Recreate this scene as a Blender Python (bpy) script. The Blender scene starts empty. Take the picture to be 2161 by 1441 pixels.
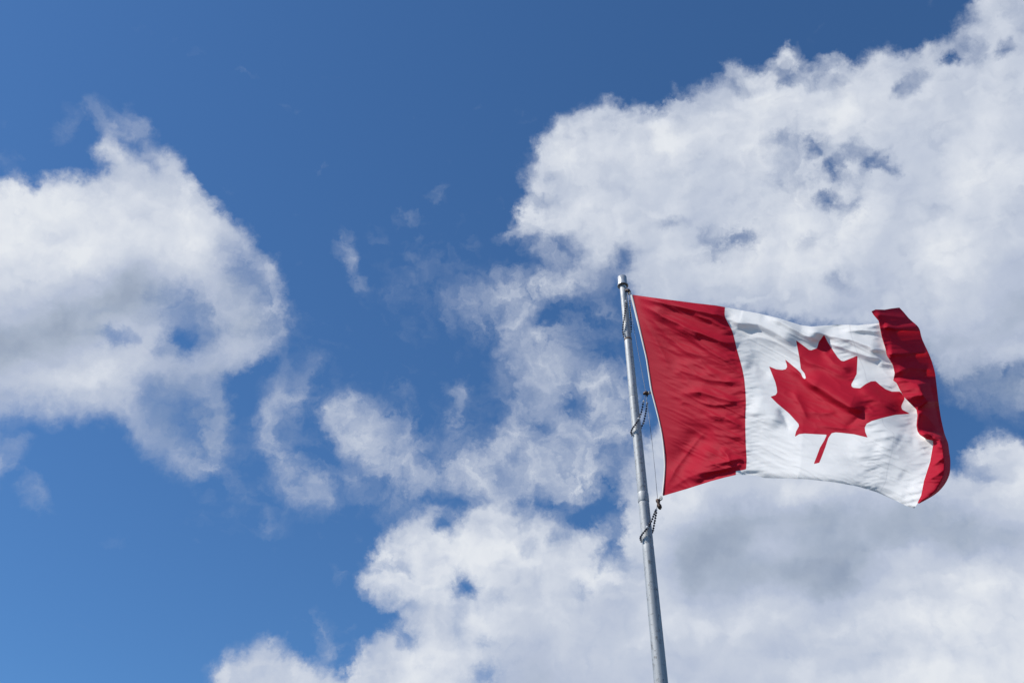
import bpy, bmesh, math, random
import numpy as np
from mathutils import Vector, Matrix

random.seed(7)
rng = np.random.RandomState(11)
sc = bpy.context.scene
COL = sc.collection
R = math.radians

# ------------------------------------------------------------------ camera
PITCH = R(39.5)
CAM = np.array([0.0, 0.0, 1.65])
FPX = 2161 * 35.0 / 36.0
cam = bpy.data.cameras.new('camera')
cam.lens = 35.0
cam.sensor_width = 36.0
cam.clip_end = 6000
camo = bpy.data.objects.new('camera', cam)
COL.objects.link(camo)
camo.location = CAM
camo.rotation_euler = (math.pi / 2 + PITCH, 0, 0)
sc.camera = camo

# ------------------------------------------------------------------ light
SUN_EL = R(51)
SUN_AZ = R(-100)          # seen from above, measured from +Y (view heading) towards +X: the sun is to the left
sun_dir = Vector((math.sin(SUN_AZ) * math.cos(SUN_EL), math.cos(SUN_AZ) * math.cos(SUN_EL), math.sin(SUN_EL)))
sl = bpy.data.lights.new('sun', 'SUN')
sl.energy = 5.0
sl.angle = R(0.53)
sl.color = (1.0, 0.955, 0.90)
so = bpy.data.objects.new('sun', sl)
COL.objects.link(so)
so.location = (-20, -5, 30)
so.rotation_euler = sun_dir.to_track_quat('Z', 'Y').to_euler()

sc.view_settings.view_transform = 'Standard'
sc.view_settings.look = 'None'
sc.view_settings.exposure = 0.0
sc.view_settings.gamma = 1.0
sc.cycles.max_bounces = 8
sc.cycles.transmission_bounces = 6

# ------------------------------------------------------------------ the sky: direction <-> heading helpers
def ray(px, py):
    """world direction of a point of the photograph (its forward component is 1)"""
    x = (np.asarray(px, float) - 1080.5) / FPX
    y = (720.5 - np.asarray(py, float)) / FPX
    c, s = math.cos(PITCH), math.sin(PITCH)
    return np.stack([x, c - y * s, s + y * c], -1)

AZ0, AZ1, EL0, EL1 = R(-45), R(45), R(16), R(64)
NA, NE = 150, 104

def dir_to_px(az, el):
    d = np.stack([np.sin(az) * np.cos(el), np.cos(az) * np.cos(el), np.sin(el)], -1)
    c, s = math.cos(PITCH), math.sin(PITCH)
    f = d[..., 1] * c + d[..., 2] * s
    u = -d[..., 1] * s + d[..., 2] * c
    return 1080.5 + FPX * d[..., 0] / f, 720.5 - FPX * u / f

GS = 6.0
GX = np.arange(-260, 2430, GS)
GY = np.arange(-260, 1710, GS)
GXX, GYY = np.meshgrid(GX, GY)

def poly_mask(pts, X=GXX, Y=GYY):
    m = np.zeros(X.shape, bool)
    n = len(pts)
    for i in range(n):
        x0, y0 = pts[i]
        x1, y1 = pts[(i + 1) % n]
        if y0 == y1:
            continue
        c = ((y0 > Y) != (y1 > Y)) & (X < (x1 - x0) * (Y - y0) / (y1 - y0) + x0)
        m ^= c
    return m

def blur(m, px):
    s = max(px / GS, 0.3)
    r = int(3 * s + 1)
    k = np.exp(-0.5 * (np.arange(-r, r + 1) / s) ** 2)
    k /= k.sum()
    p = np.pad(m, ((r, r), (r, r)), mode='edge')
    p = sum(k[i] * p[i:i + m.shape[0], :] for i in range(2 * r + 1))
    return sum(k[i] * p[:, i:i + m.shape[1]] for i in range(2 * r + 1))

def compose(base, layers):
    M = np.full(GXX.shape, float(base))
    for kind, geo, val, b in layers:
        if kind == 'P':
            m = blur(poly_mask(geo).astype(float), b)
        elif kind == 'E':                                  # soft ellipse: cx cy rx ry tilt(deg)
            cx, cy, rx, ry = geo[:4]
            t = R(geo[4]) if len(geo) > 4 else 0
            dx, dy = GXX - cx, GYY - cy
            a = (dx * math.cos(t) + dy * math.sin(t)) / rx
            q = (-dx * math.sin(t) + dy * math.cos(t)) / ry
            m = np.exp(-(a * a + q * q) ** 1.3)
        else:                                              # 'L': a soft streak along a line, width b
            m = np.zeros(GXX.shape)
            for (x0, y0), (x1, y1) in zip(geo[:-1], geo[1:]):
                L2 = (x1 - x0) ** 2 + (y1 - y0) ** 2
                t = np.clip(((GXX - x0) * (x1 - x0) + (GYY - y0) * (y1 - y0)) / L2, 0, 1)
                d2 = (GXX - x0 - t * (x1 - x0)) ** 2 + (GYY - y0 - t * (y1 - y0)) ** 2
                m = np.maximum(m, np.exp(-d2 / (b * b)))
        M = M * (1 - m) + val * m
    return M

COVER = [
 # thin veils
 ('E', (560,1010,160,120), .13, 0), ('E', (930,640,170,110,20), .13, 0), ('E', (640,760,90,90), .10, 0), ('E', (900,900,160,80), .13, 0), ('E', (1180,620,120,90), .16, 0),
 # cloud on the left
 ('P', [(-300,400),(0,385),(40,380),(75,405),(110,385),(150,372),(185,392),(215,352),(190,322),(200,285),(240,255),(285,248),(300,268),(312,300),(350,320),(390,365),(420,410),(455,450),(500,478),(540,500),(575,540),(592,590),(605,640),(600,690),(560,740),(500,775),(450,800),(470,860),(480,930),(455,985),(400,992),(350,955),(290,905),(255,862),(190,882),(130,868),(60,868),(0,862),(-300,880)], 1.0, 9),
 ('P', [(185,215),(260,235),(300,268),(310,320),(250,330),(225,300),(195,270)], .42, 14),
 ('E', (270,300,22,18), .2, 0),
 ('E', (310,345,16,24,-20), .62, 0),
 ('P', [(470,500),(560,540),(610,640),(600,720),(540,700),(520,620),(480,570)], .62, 22),
 ('P', [(335,610),(415,595),(440,655),(465,690),(440,730),(400,760),(365,735),(350,690),(325,650)], .48, 16),
 ('E', (395,718,30,27), .0, 0), ('E', (450,705,22,14), .5, 0),
 ('E', (250,712,34,14,15), .38, 0), ('E', (332,738,12,9), .4, 0),
 ('E', (518,575,24,16), .46, 0),
 ('P', [(290,800),(450,800),(480,900),(455,985),(400,990),(290,905)], .50, 22),
 ('E', (392,895,20,34,-15), .26, 0),
 ('P', [(-300,842),(255,842),(262,885),(-300,890)], .68, 18),
 ('L', [(178,205),(182,235),(200,255),(235,262)], .52, 9),
 ('L', [(135,235),(157,250),(140,275),(126,302)], .52, 8), ('L', [(100,285),(140,262)], .28, 7),
 ('L', [(270,228),(255,250)], .42, 6), ('L', [(210,195),(212,210)], .22, 6),
 ('E', (30,340,40,12), .22, 0), ('L', [(0,275),(40,258)], .14, 8),
 ('P', [(0,915),(40,930),(45,960),(15,1005),(-10,1040),(-60,1040),(-60,920)], .42, 12),
 ('P', [(55,1010),(75,1010),(95,1050),(95,1080),(55,1078),(40,1050)], .40, 12),
 # wisps in the middle
 ('P', [(565,820),(600,795),(655,800),(650,850),(628,900),(600,930),(620,960),(660,985),(705,1010),(705,1060),(660,1075),(600,1060),(580,1000),(555,930),(550,880)], .58, 12),
 ('E', (610,905,22,40), .22, 0), ('E', (645,940,40,16), .15, 0), ('E', (618,820,14,14), .36, 0),
 ('L', [(655,760),(640,790),(620,820)], .30, 10),
 ('P', [(690,850),(760,828),(805,850),(850,885),(880,945),(960,972),(1040,950),(1080,900),(1080,850),(1112,820),(1090,760),(1070,700),(1040,610),(1060,580),(1150,572),(1230,556),(1310,556),(1305,585),(1240,622),(1150,648),(1128,668),(1140,692),(1200,700),(1260,740),(1330,770),(1345,900),(1335,1000),(1290,1010),(1240,1072),(1190,1082),(1100,1040),(1010,1060),(940,1040),(870,1050),(780,1022),(740,980),(700,940)], .76, 16),
 ('E', (1215,850,24,44,-10), .12, 0), ('E', (1140,912,34,18), .34, 0), ('E', (1275,828,20,10), .45, 0),
 ('E', (1270,950,22,20), .35, 0), ('E', (775,1008,24,22), .08, 0), ('E', (912,968,34,16), .10, 0),
 ('E', (830,905,16,20), .25, 0), ('E', (740,985,24,36), .25, 0), ('E', (760,870,26,16), .55, 0),
 ('P', [(720,1000),(870,1040),(900,1080),(820,1090),(750,1050)], .38, 18),
 ('L', [(845,822),(862,840),(850,870)], .50, 10), ('L', [(812,840),(805,800)], .2, 9),
 ('E', (968,822,18,16), .50, 0), ('L', [(965,840),(962,890),(975,945)], .36, 16),
 ('P', [(1150,655),(1300,600),(1330,680),(1330,750),(1250,722),(1160,692)], .26, 16), ('E', (1172,668,34,16,-15), .04, 0),
 ('L', [(740,500),(745,520),(748,560),(755,590),(768,612)], .38, 14), ('E', (732,512,22,22), .40, 0),
 ('E', (895,432,55,22,-35), .26, 0), ('L', [(940,395),(905,415)], .25, 10), ('L', [(875,552),(910,570),(945,600)], .15, 14),
 ('E', (985,635,40,28,-20), .34, 0), ('E', (1000,690,20,14), .35, 0), ('E', (950,670,16,12), .25, 0), ('E', (1020,655,40,50), .42, 0),
 ('P', [(1060,740),(1100,740),(1110,870),(1060,850)], .40, 20),
 # the great cloud on the upper right
 ('P', [(1048,515),(1085,470),(1100,440),(1108,400),(1108,345),(1128,295),(1168,270),(1185,240),(1230,230),(1270,213),(1310,216),(1340,222),(1380,222),(1420,218),(1430,190),(1480,182),(1520,152),(1550,126),(1590,135),(1630,105),(1660,90),(1682,112),(1690,150),(1720,152),(1750,112),(1782,142),(1830,112),(1870,95),(1930,102),(1960,86),(2000,92),(2030,50),(2060,10),(2075,-30),(2120,-300),(2500,-300),(2500,770),(2161,770),(2110,780),(2050,800),(1985,810),(1950,720),(1900,690),(1700,690),(1530,660),(1350,660),(1320,560),(1230,560),(1220,525),(1150,498),(1090,505)], 1.0, 8),
 ('P', [(1095,508),(1150,495),(1230,510),(1240,545),(1170,555),(1120,540)], .50, 12), ('E', (1120,552,46,14,20), .06, 0), ('E', (1205,505,22,12), .42, 0),
 ('L', [(1062,580),(1075,565)], .4, 8),
 ('E', (1098,355,12,40), .36, 0), ('E', (1140,420,20,14), .55, 0),
 ('E', (1495,170,40,14,-25), .45, 0), ('E', (1455,190,20,10), .42, 0), ('E', (1545,165,16,12), .45, 0), ('E', (1562,182,20,9,10), .5, 0),
 ('E', (1665,165,24,20), .30, 0), ('E', (1640,140,9,9), .55, 0), ('E', (1735,140,26,14,-40), .22, 0), ('E', (1700,175,30,9), .42, 0), ('E', (1760,180,18,22,30), .62, 0),
 ('E', (1690,120,12,18), .3, 0),
 ('E', (1901,190,15,12), .0, 0), ('E', (1950,165,16,18), .50, 0), ('E', (1925,180,20,12), .55, 0),
 ('E', (2013,126,14,12), .0, 0), ('E', (2073,128,12,10), .08, 0), ('E', (2130,106,16,14), .12, 0), ('E', (2045,95,34,10), .58, 0), ('E', (2060,35,26,16), .62, 0),
 ('P', [(1605,310),(1700,295),(1790,320),(1790,430),(1690,440),(1610,380)], .88, 26),
 ('E', (1726,325,22,13,20), .10, 0), ('E', (1758,362,19,14,-20), .0, 0), ('E', (1743,422,20,12), .24, 0), ('E', (1668,318,26,8), .55, 0),
 ('E', (1835,343,26,10), .10, 0), ('E', (1868,356,14,12), .44, 0), ('E', (1800,325,12,10), .55, 0), ('E', (1790,430,18,14), .6, 0),
 ('E', (1425,462,24,12), .50, 0), ('P', [(1480,475),(1560,480),(1600,510),(1540,535),(1500,520)], .66, 14),
 ('E', (1558,497,19,12), .12, 0), ('E', (1520,525,12,12), .16, 0), ('E', (1500,490,18,12), .5, 0),
 ('E', (1770,596,18,18), .62, 0), ('E', (1330,545,24,30), .28, 0), ('E', (1700,515,24,14), .75, 0),
 ('P', [(1985,790),(2060,800),(2161,775),(2500,770),(2500,870),(2161,870),(2080,860),(2000,840)], .72, 26),
 # the bank of cloud along the bottom
 ('P', [(446,1500),(445,1412),(470,1385),(540,1362),(575,1342),(603,1350),(612,1388),(640,1400),(672,1396),(700,1420),(742,1410),(752,1370),(790,1342),(832,1320),(848,1298),(820,1288),(790,1262),(762,1250),(770,1190),(800,1142),(840,1100),(900,1080),(925,1076),(960,1092),(1010,1056),(1060,1050),(1110,1066),(1160,1092),(1220,1116),(1280,1124),(1310,1092),(1302,1040),(1310,1000),(1340,950),(1400,880),(1800,880),(1985,1015),(2040,962),(2085,922),(2120,915),(2161,938),(2500,950),(2500,1800),(446,1800)], 1.0, 8),
 ('E', (936,1108,24,18), .0, 0), ('E', (960,1085,20,12), .4, 0), ('E', (1107,1152,14,11), .34, 0), ('E', (1115,1095,16,10), .6, 0),
 ('E', (985,1237,28,24,20), .0, 0), ('E', (970,1275,20,14), .52, 0), ('E', (1048,1268,12,16), .55, 0),
 ('E', (838,1184,16,11), .45, 0), ('E', (795,1195,14,22), .50, 0), ('E', (830,1262,12,14), .40, 0), ('E', (870,1290,16,10), .5, 0), ('E', (835,1110,24,8,-40), .45, 0),
 ('P', [(1155,1125),(1215,1130),(1215,1150),(1180,1150)], .30, 9), ('E', (1195,1110,40,10,25), .45, 0),
 ('P', [(1318,1100),(1302,1140),(1314,1152),(1292,1192),(1245,1202),(1275,1162),(1268,1128)], .10, 8),
 ('E', (1228,1245,16,14), .50, 0), ('E', (1325,1195,18,10), .65, 0),
 ('E', (858,1345,18,12), .14, 0), ('E', (870,1322,10,10), .4, 0), ('E', (1028,1425,40,24,-25), .34, 0), ('E', (1040,1355,36,14), .60, 0), ('E', (960,1330,14,20), .65, 0),
 ('P', [(640,1290),(700,1290),(690,1330),(715,1360),(735,1400),(690,1400),(655,1340)], .36, 10), ('L', [(480,1370),(560,1342)], .32, 14), ('L', [(565,1322),(572,1345)], .45, 7),
 ('E', (240,1145,36,26,20), .10, 0), ('L', [(706,1200),(722,1222)], .26, 9), ('L', [(735,1310),(742,1350)], .22, 9), ('E', (585,1120,30,14), .10, 0),
 ('E', (2075,1000,16,12), .55, 0), ('E', (2045,985,16,14), .5, 0),
]
SHADE = [
 ('P', [(-200,420),(200,400),(420,440),(480,520),(340,580),(150,620),(-200,690)], .93, 40),
 ('E', (90,470,120,70), 1.0, 0), ('E', (280,300,110,80), .72, 0),
 ('P', [(-200,690),(40,675),(160,632),(290,570),(400,590),(330,670),(200,730),(110,775),(40,815),(-200,850)], .0, 34),
 ('E', (30,730,110,60), .0, 0), ('E', (170,665,90,36,-20), .0, 0),
 ('E', (140,810,130,40), .66, 0), ('E', (20,830,60,30), .50, 0), ('P', [(300,640),(600,560),(620,760),(480,1000),(280,900)], .50, 40),
 ('P', [(540,780),(1000,800),(1080,560),(1300,560),(1340,1000),(1240,1080),(560,1080)], .74, 30), ('E', (1190,755,100,50), .84, 0), ('E', (950,1030,120,30), .62, 0),
 ('E', (1440,300,300,60,-5), .92, 0), ('E', (1390,300,60,30), 1.0, 0), ('E', (1400,400,120,40), .78, 0), ('E', (1440,470,90,30), .62, 0), ('E', (1800,240,260,60,-10), .86, 0), ('E', (1290,390,90,60), .80, 0),
 ('E', (1200,470,130,30), .86, 0),
 ('E', (2080,350,80,110), .93, 0), ('E', (2010,520,80,60), .93, 0), ('E', (1760,460,200,60), .84, 0), ('E', (1640,650,300,50), .62, 0), ('E', (1850,600,80,60), .66, 0),
 ('E', (2140,640,90,110), .34, 0), ('E', (2020,720,120,50), .40, 0), ('P', [(1970,760),(2300,740),(2300,880),(1990,880)], .34, 24),
 ('E', (1060,1150,160,60), .93, 0), ('E', (1230,1215,90,40), .97, 0), ('E', (900,1190,100,80), .86, 0), ('E', (1150,1290,120,50), .80, 0), ('E', (980,1180,40,60), .9, 0),
 ('E', (860,1410,160,40), .86, 0), ('E', (560,1400,80,40), .86, 0), ('E', (620,1430,60,20), .62, 0), ('E', (1180,1400,180,60), .56, 0), ('E', (1080,1330,60,60), .66, 0),
 ('P', [(1440,1075),(1560,1050),(1680,1075),(1760,1085),(1860,1060),(1950,1070),(2050,1075),(2110,1120),(2161,1100),(2400,1100),(2400,1150),(2161,1165),(2080,1180),(1960,1140),(1880,1150),(1860,1200),(1790,1275),(1700,1235),(1600,1235),(1450,1265),(1405,1190)], .06, 26),
 ('E', (1745,1215,70,44,20), .03, 0), ('E', (1650,1140,50,22), .34, 0), ('E', (1430,1060,60,50), .76, 0), ('E', (1780,1090,90,26), .12, 0),
 ('E', (1830,1190,34,13,-30), .60, 0), ('E', (1792,1228,22,18), .52, 0), ('E', (1850,1268,40,20), .80, 0), ('E', (1720,1292,54,14), .74, 0), ('E', (1640,1248,40,15), .50, 0), ('E', (1520,1190,50,20), .34, 0),
 ('E', (1610,1305,80,20,-15), .93, 0), ('E', (1800,1250,40,20), .8, 0), ('E', (1870,1180,60,30,-30), .72, 0), ('E', (2040,1250,160,70), .86, 0), ('E', (2000,1400,170,80), 1.0, 0),
 ('E', (1480,1420,110,50), .52, 0), ('E', (1400,1300,60,40), .72, 0), ('E', (1650,1390,120,40), .74, 0), ('E', (1560,1340,200,14,-8), .86, 0),
 ('E', (2100,965,60,30), .74, 0), ('E', (2070,1030,80,34), .50, 0), ('E', (1880,1385,60,14), .72, 0),
]
CMAP = compose(0.0, COVER)
CMAP = .68 * CMAP + .34 * CMAP ** .5 * blur(CMAP, 38)      # clouds thicken gradually inwards
SMAP = .13 + .87 * compose(0.74, SHADE)

def sky_grid(M, na, ne):
    az, el = np.meshgrid(np.linspace(AZ0, AZ1, na), np.linspace(EL0, EL1, ne))
    px, py = dir_to_px(az, el)
    fx = np.clip((px - GX[0]) / GS, 0, len(GX) - 1.001)
    fy = np.clip((py - GY[0]) / GS, 0, len(GY) - 1.001)
    ix, iy = fx.astype(int), fy.astype(int)
    fx, fy = fx - ix, fy - iy
    return (M[iy, ix] * (1 - fx) * (1 - fy) + M[iy, ix + 1] * fx * (1 - fy)
            + M[iy + 1, ix] * (1 - fx) * fy + M[iy + 1, ix + 1] * fx * fy)

world = bpy.data.worlds.new("World")
sc.world = world
world.use_nodes = True
nt = world.node_tree
nt.nodes.clear()

class NB:
    """tiny node-graph builder"""
    def __init__(s, tree): s.t = tree
    def new(s, typ, **kw):
        n = s.t.nodes.new(typ)
        for k, v in kw.items(): setattr(n, k, v)
        return n
    def put(s, sock, v):
        if hasattr(v, 'links'): s.t.links.new(v, sock)
        else: sock.default_value = v
    def math(s, op, a, b=0.0, c=0.0, clamp=False):
        n = s.new('ShaderNodeMath', operation=op, use_clamp=clamp)
        s.put(n.inputs[0], a); s.put(n.inputs[1], b)
        if op in ('MULTIPLY_ADD', 'SMOOTH_MIN'): s.put(n.inputs[2], c)
        return n.outputs[0]
    def vmath(s, op, a, b):
        n = s.new('ShaderNodeVectorMath', operation=op)
        s.put(n.inputs[0], a)
        if op == 'SCALE': s.put(n.inputs['Scale'], b)
        else: s.put(n.inputs[1], b)
        return n.outputs[0]
    def noise(s, vec, scale, detail, rough, lac=2.0, dist=0.0):
        n = s.new('ShaderNodeTexNoise', noise_dimensions='3D')
        s.put(n.inputs['Vector'], vec); n.inputs['Scale'].default_value = scale
        n.inputs['Detail'].default_value = detail; n.inputs['Roughness'].default_value = rough
        n.inputs['Lacunarity'].default_value = lac; n.inputs['Distortion'].default_value = dist
        return n
    def rng(s, v, a, b, c=0.0, d=1.0, smooth=False):
        n = s.new('ShaderNodeMapRange', interpolation_type='SMOOTHSTEP' if smooth else 'LINEAR', clamp=True)
        s.put(n.inputs[0], v)
        for i, q in enumerate((a, b, c, d)): s.put(n.inputs[i + 1], q)
        return n.outputs[0]
    def mix(s, f, a, b, blend='MIX'):
        n = s.new('ShaderNodeMix', data_type='RGBA', blend_type=blend)
        s.put(n.inputs[0], f); s.put(n.inputs[6], a); s.put(n.inputs[7], b)
        return n.outputs[2]
    def curve(s, v, ys):
        n = s.new('ShaderNodeFloatCurve')
        s.put(n.inputs['Value'], v)
        cm = n.mapping
        cv = cm.curves[0]
        N = len(ys)
        for i in range(1, N - 1): cv.points.new(i / (N - 1), float(ys[i]))
        cv.points[0].location = (0, float(ys[0])); cv.points[-1].location = (1, float(ys[-1]))
        cm.update()
        return n.outputs[0]
    def field(s, M, rank, u, v):
        """smooth field over heading and height built as a sum of products of curves"""
        mean = M.mean()
        U, S, V = np.linalg.svd(M - mean, full_matrices=False)
        acc = mean
        for k in range(rank):
            a, b = U[:, k] * math.sqrt(S[k]), V[k] * math.sqrt(S[k])
            a0, a1, b0, b1 = a.min(), a.max(), b.min(), b.max()
            ca = s.math('MULTIPLY_ADD', s.curve(v, (a - a0) / (a1 - a0)), float(a1 - a0), float(a0))
            cb = s.math('MULTIPLY_ADD', s.curve(u, (b - b0) / (b1 - b0)), float(b1 - b0), float(b0))
            acc = s.math('MULTIPLY_ADD', ca, cb, acc)
        return acc

def srgb(r, g, b):
    f = lambda c: (c / 255 / 12.92) if c / 255 <= 0.04045 else ((c / 255 + 0.055) / 1.055) ** 2.4
    return (f(r), f(g), f(b), 1.0)

B = NB(nt)
tc = B.new('ShaderNodeTexCoord')
gen = tc.outputs['Generated']
# turbulence that frays the cloud edges
w1 = B.noise(gen, 11.0, 7.0, 0.62)
w2 = B.noise(B.vmath('ADD', gen, (3.1, 7.7, 1.3)), 60.0, 6.0, 0.65)
warp = B.vmath('ADD', B.vmath('SCALE', B.vmath('SUBTRACT', w1.outputs['Color'], (.5, .5, .5)), 0.050),
               B.vmath('SCALE', B.vmath('SUBTRACT', w2.outputs['Color'], (.5, .5, .5)), 0.024))
wd = B.vmath('ADD', gen, warp)

def azel(vec):
    sep = B.new('ShaderNodeSeparateXYZ')
    nrm = B.new('ShaderNodeVectorMath', operation='NORMALIZE')
    B.put(nrm.inputs[0], vec)
    B.put(sep.inputs[0], nrm.outputs[0])
    az = B.math('ARCTAN2', sep.outputs[0], sep.outputs[1])
    el = B.math('ARCSINE', sep.outputs[2])
    return B.rng(az, AZ0, AZ1), B.rng(el, EL0, EL1), az, el
cu, cv_, az, el = azel(wd)
Cg = sky_grid(CMAP, NA, NE)
cover = B.field(Cg, 44, cu, cv_)
su, sv, _, _ = azel(B.vmath('ADD', gen, B.vmath('SCALE', warp, 0.8)))
shade = B.field(sky_grid(SMAP, 60, 44), 12, su, sv)
# beyond the mapped part of the sky: scattered cloud
nb = B.noise(gen, 3.2, 8.0, 0.6)
far = B.rng(nb.outputs[0], .56, .70, smooth=True)
out_az = B.rng(B.math('ABSOLUTE', az), R(40), R(52), smooth=True)
out_el = B.rng(el, R(62), R(72), smooth=True)
outm = B.math('MAXIMUM', out_az, out_el)
cover = B.math('ADD', B.math('MULTIPLY', cover, B.math('SUBTRACT', 1.0, outm)), B.math('MULTIPLY', far, outm))
# fine structure, strongest where the cloud is half transparent
f1 = B.noise(B.vmath('ADD', gen, B.vmath('SCALE', warp, 1.2)), 28.0, 8.0, 0.59, 2.0, .8)
f2 = B.noise(B.vmath('ADD', gen, (5., 1., 2.)), 9.0, 8.0, 0.58)
fine = B.math('SUBTRACT', B.math('ADD', B.math('MULTIPLY', f1.outputs[0], .6), B.math('MULTIPLY', f2.outputs[0], .4)), .5)
edge = B.math('MULTIPLY', B.math('MULTIPLY', cover, B.math('SUBTRACT', 1.04, cover, clamp=True)), 4.0, clamp=True)
dens = B.math('MULTIPLY_ADD', B.math('MULTIPLY', fine, edge), B.rng(B.noise(gen, 6.0, 2.0, .5).outputs[0], .36, .64, 1.1, 2.9), cover)
alpha = B.rng(dens, .045, 1.04)
alpha = B.math('POWER', alpha, 1.15)
# cloud brightness
soft = B.noise(B.vmath('ADD', gen, (2., 9., 4.)), 15.0, 7.0, .58)
sh = B.math('MULTIPLY_ADD', B.math('SUBTRACT', soft.outputs[0], .5), B.rng(shade, .1, .8, .85, .32), shade)
sh = B.math('MULTIPLY_ADD', fine, .14, sh)
# billows: the side of each lobe that faces the sun is the brighter one
for sc_, off_, k_ in ((7.0, .036, .75), (22.0, .013, .32)):
    bw = B.vmath('ADD', gen, B.vmath('SCALE', warp, .5))
    la = B.noise(bw, sc_, 4.0, .5).outputs[0]
    lb = B.noise(B.vmath('ADD', bw, tuple(off_ * q for q in sun_dir)), sc_, 4.0, .5).outputs[0]
    sh = B.math('MULTIPLY_ADD', B.math('SUBTRACT', la, lb), k_, sh)
sh = B.math('SUBTRACT', sh, B.math('MULTIPLY', B.math('SUBTRACT', 1.0, alpha), .30))
ramp = B.new('ShaderNodeValToRGB')
B.put(ramp.inputs[0], sh)
e = ramp.color_ramp.elements
e[0].position = 0.0; e[0].color = srgb(150, 163, 184)
e[1].position = 1.0; e[1].color = srgb(229, 233, 239)
for p, c in ((.28, (168, 180, 199)), (.55, (184, 194, 214)), (.76, (199, 207, 222)), (.88, (214, 220, 231))):
    q = ramp.color_ramp.elements.new(p); q.color = srgb(*c)
sky = B.new('ShaderNodeTexSky', sky_type='NISHITA', sun_disc=False)
sky.sun_elevation = SUN_EL
sky.sun_rotation = SUN_AZ
sky.altitude = 300
sky.air_density = 1.0
sky.dust_density = 0.15
sky.ozone_density = 2.5
SKY_STRENGTH = 0.10
skyc = B.mix(1.0, sky.outputs[0], (0.57, 0.92, 1.21, 1.0), 'MULTIPLY')
cl = B.vmath('SCALE', ramp.outputs[0], 1.0 / SKY_STRENGTH)
tot = B.mix(alpha, skyc, cl)
bg = B.new('ShaderNodeBackground')
B.put(bg.inputs[0], tot)
bg.inputs[1].default_value = SKY_STRENGTH
wo = B.new('ShaderNodeOutputWorld')
nt.links.new(bg.outputs[0], wo.inputs[0])

# ------------------------------------------------------------------ helpers
def link(name, me, mat=None, parent=None, smooth=True):
    o = bpy.data.objects.new(name, me)
    COL.objects.link(o)
    if mat: me.materials.append(mat)
    if parent: o.parent = parent
    if smooth:
        me.polygons.foreach_set('use_smooth', [True] * len(me.polygons))
    return o

def from_bm(name, bm, mat=None, parent=None, smooth=True):
    me = bpy.data.meshes.new(name)
    bm.normal_update()
    bm.to_mesh(me); bm.free()
    return link(name, me, mat, parent, smooth)

def tag(o, label=None, cat=None, group=None, kind=None):
    if label: o['label'] = label
    if cat: o['category'] = cat
    if group: o['group'] = group
    if kind: o['kind'] = kind
    return o

def empty(name, loc):
    o = bpy.data.objects.new(name, None)
    COL.objects.link(o)
    o.location = loc
    o.empty_display_size = 0.2
    bpy.context.view_layer.update()
    return o

def child(o, root):
    """keep world-space mesh coordinates under a moved root"""
    o.parent = root
    o.matrix_parent_inverse = Matrix.Translation(-Vector(root.location))
    return o

def lathe(bm, prof, seg=48, cx=0, cy=0, cap=True):
    """prof: list of (radius, z)"""
    rings = []
    for r, z in prof:
        rings.append([bm.verts.new((cx + r * math.cos(2 * math.pi * k / seg), cy + r * math.sin(2 * math.pi * k / seg), z)) for k in range(seg)])
    for a, b in zip(rings[:-1], rings[1:]):
        for k in range(seg):
            bm.faces.new((a[k], a[(k + 1) % seg], b[(k + 1) % seg], b[k]))
    if cap:
        bm.faces.new(rings[0][::-1]); bm.faces.new(rings[-1])

def tube(bm, pts, r, seg=8):
    pts = [Vector(p) for p in pts]
    rings = []
    for i, p in enumerate(pts):
        d = (pts[min(i + 1, len(pts) - 1)] - pts[max(i - 1, 0)]).normalized()
        a = d.cross(Vector((0, 0, 1)))
        if a.length < 1e-3: a = d.cross(Vector((0, 1, 0)))
        a.normalize(); b = d.cross(a)
        rr = r[i] if isinstance(r, (list, tuple)) else r
        rings.append([bm.verts.new(p + rr * (a * math.cos(2 * math.pi * k / seg) + b * math.sin(2 * math.pi * k / seg))) for k in range(seg)])
    for a, b in zip(rings[:-1], rings[1:]):
        for k in range(seg):
            bm.faces.new((a[k], a[(k + 1) % seg], b[(k + 1) % seg], b[k]))
    bm.faces.new(rings[0][::-1]); bm.faces.new(rings[-1])

def new_mat(name):
    m = bpy.data.materials.new(name)
    m.use_nodes = True
    m.node_tree.nodes.clear()
    b = NB(m.node_tree)
    out = b.new('ShaderNodeOutputMaterial')
    return m, b, out

def pmat(name, col, rough, metal=0.0, var=0.12, scale=8.0, stretch=(1, 1, 1), bump=0.0, spec=0.5):
    m, b, out = new_mat(name)
    t = b.new('ShaderNodeTexCoord')
    mp = b.new('ShaderNodeMapping')
    mp.inputs['Scale'].default_value = stretch
    b.put(mp.inputs[0], t.outputs['Object'])
    n = b.noise(mp.outputs[0], scale, 6, .6)
    p = b.new('ShaderNodeBsdfPrincipled')
    lo = tuple(c * (1 - var) for c in col) + (1,)
    hi = tuple(min(1, c * (1 + var)) for c in col) + (1,)
    b.put(p.inputs['Base Color'], b.mix(b.rng(n.outputs[0], .3, .7), lo, hi))
    b.put(p.inputs['Roughness'], b.rng(n.outputs[0], .3, .7, max(rough - .08, 0), rough + .08))
    p.inputs['Metallic'].default_value = metal
    p.inputs['Specular IOR Level'].default_value = spec
    if bump:
        bp = b.new('ShaderNodeBump'); bp.inputs['Strength'].default_value = bump; bp.inputs['Distance'].default_value = .002
        b.put(bp.inputs['Height'], n.outputs[0]); b.put(p.inputs['Normal'], bp.outputs[0])
    b.put(out.inputs[0], p.outputs[0])
    return m

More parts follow.
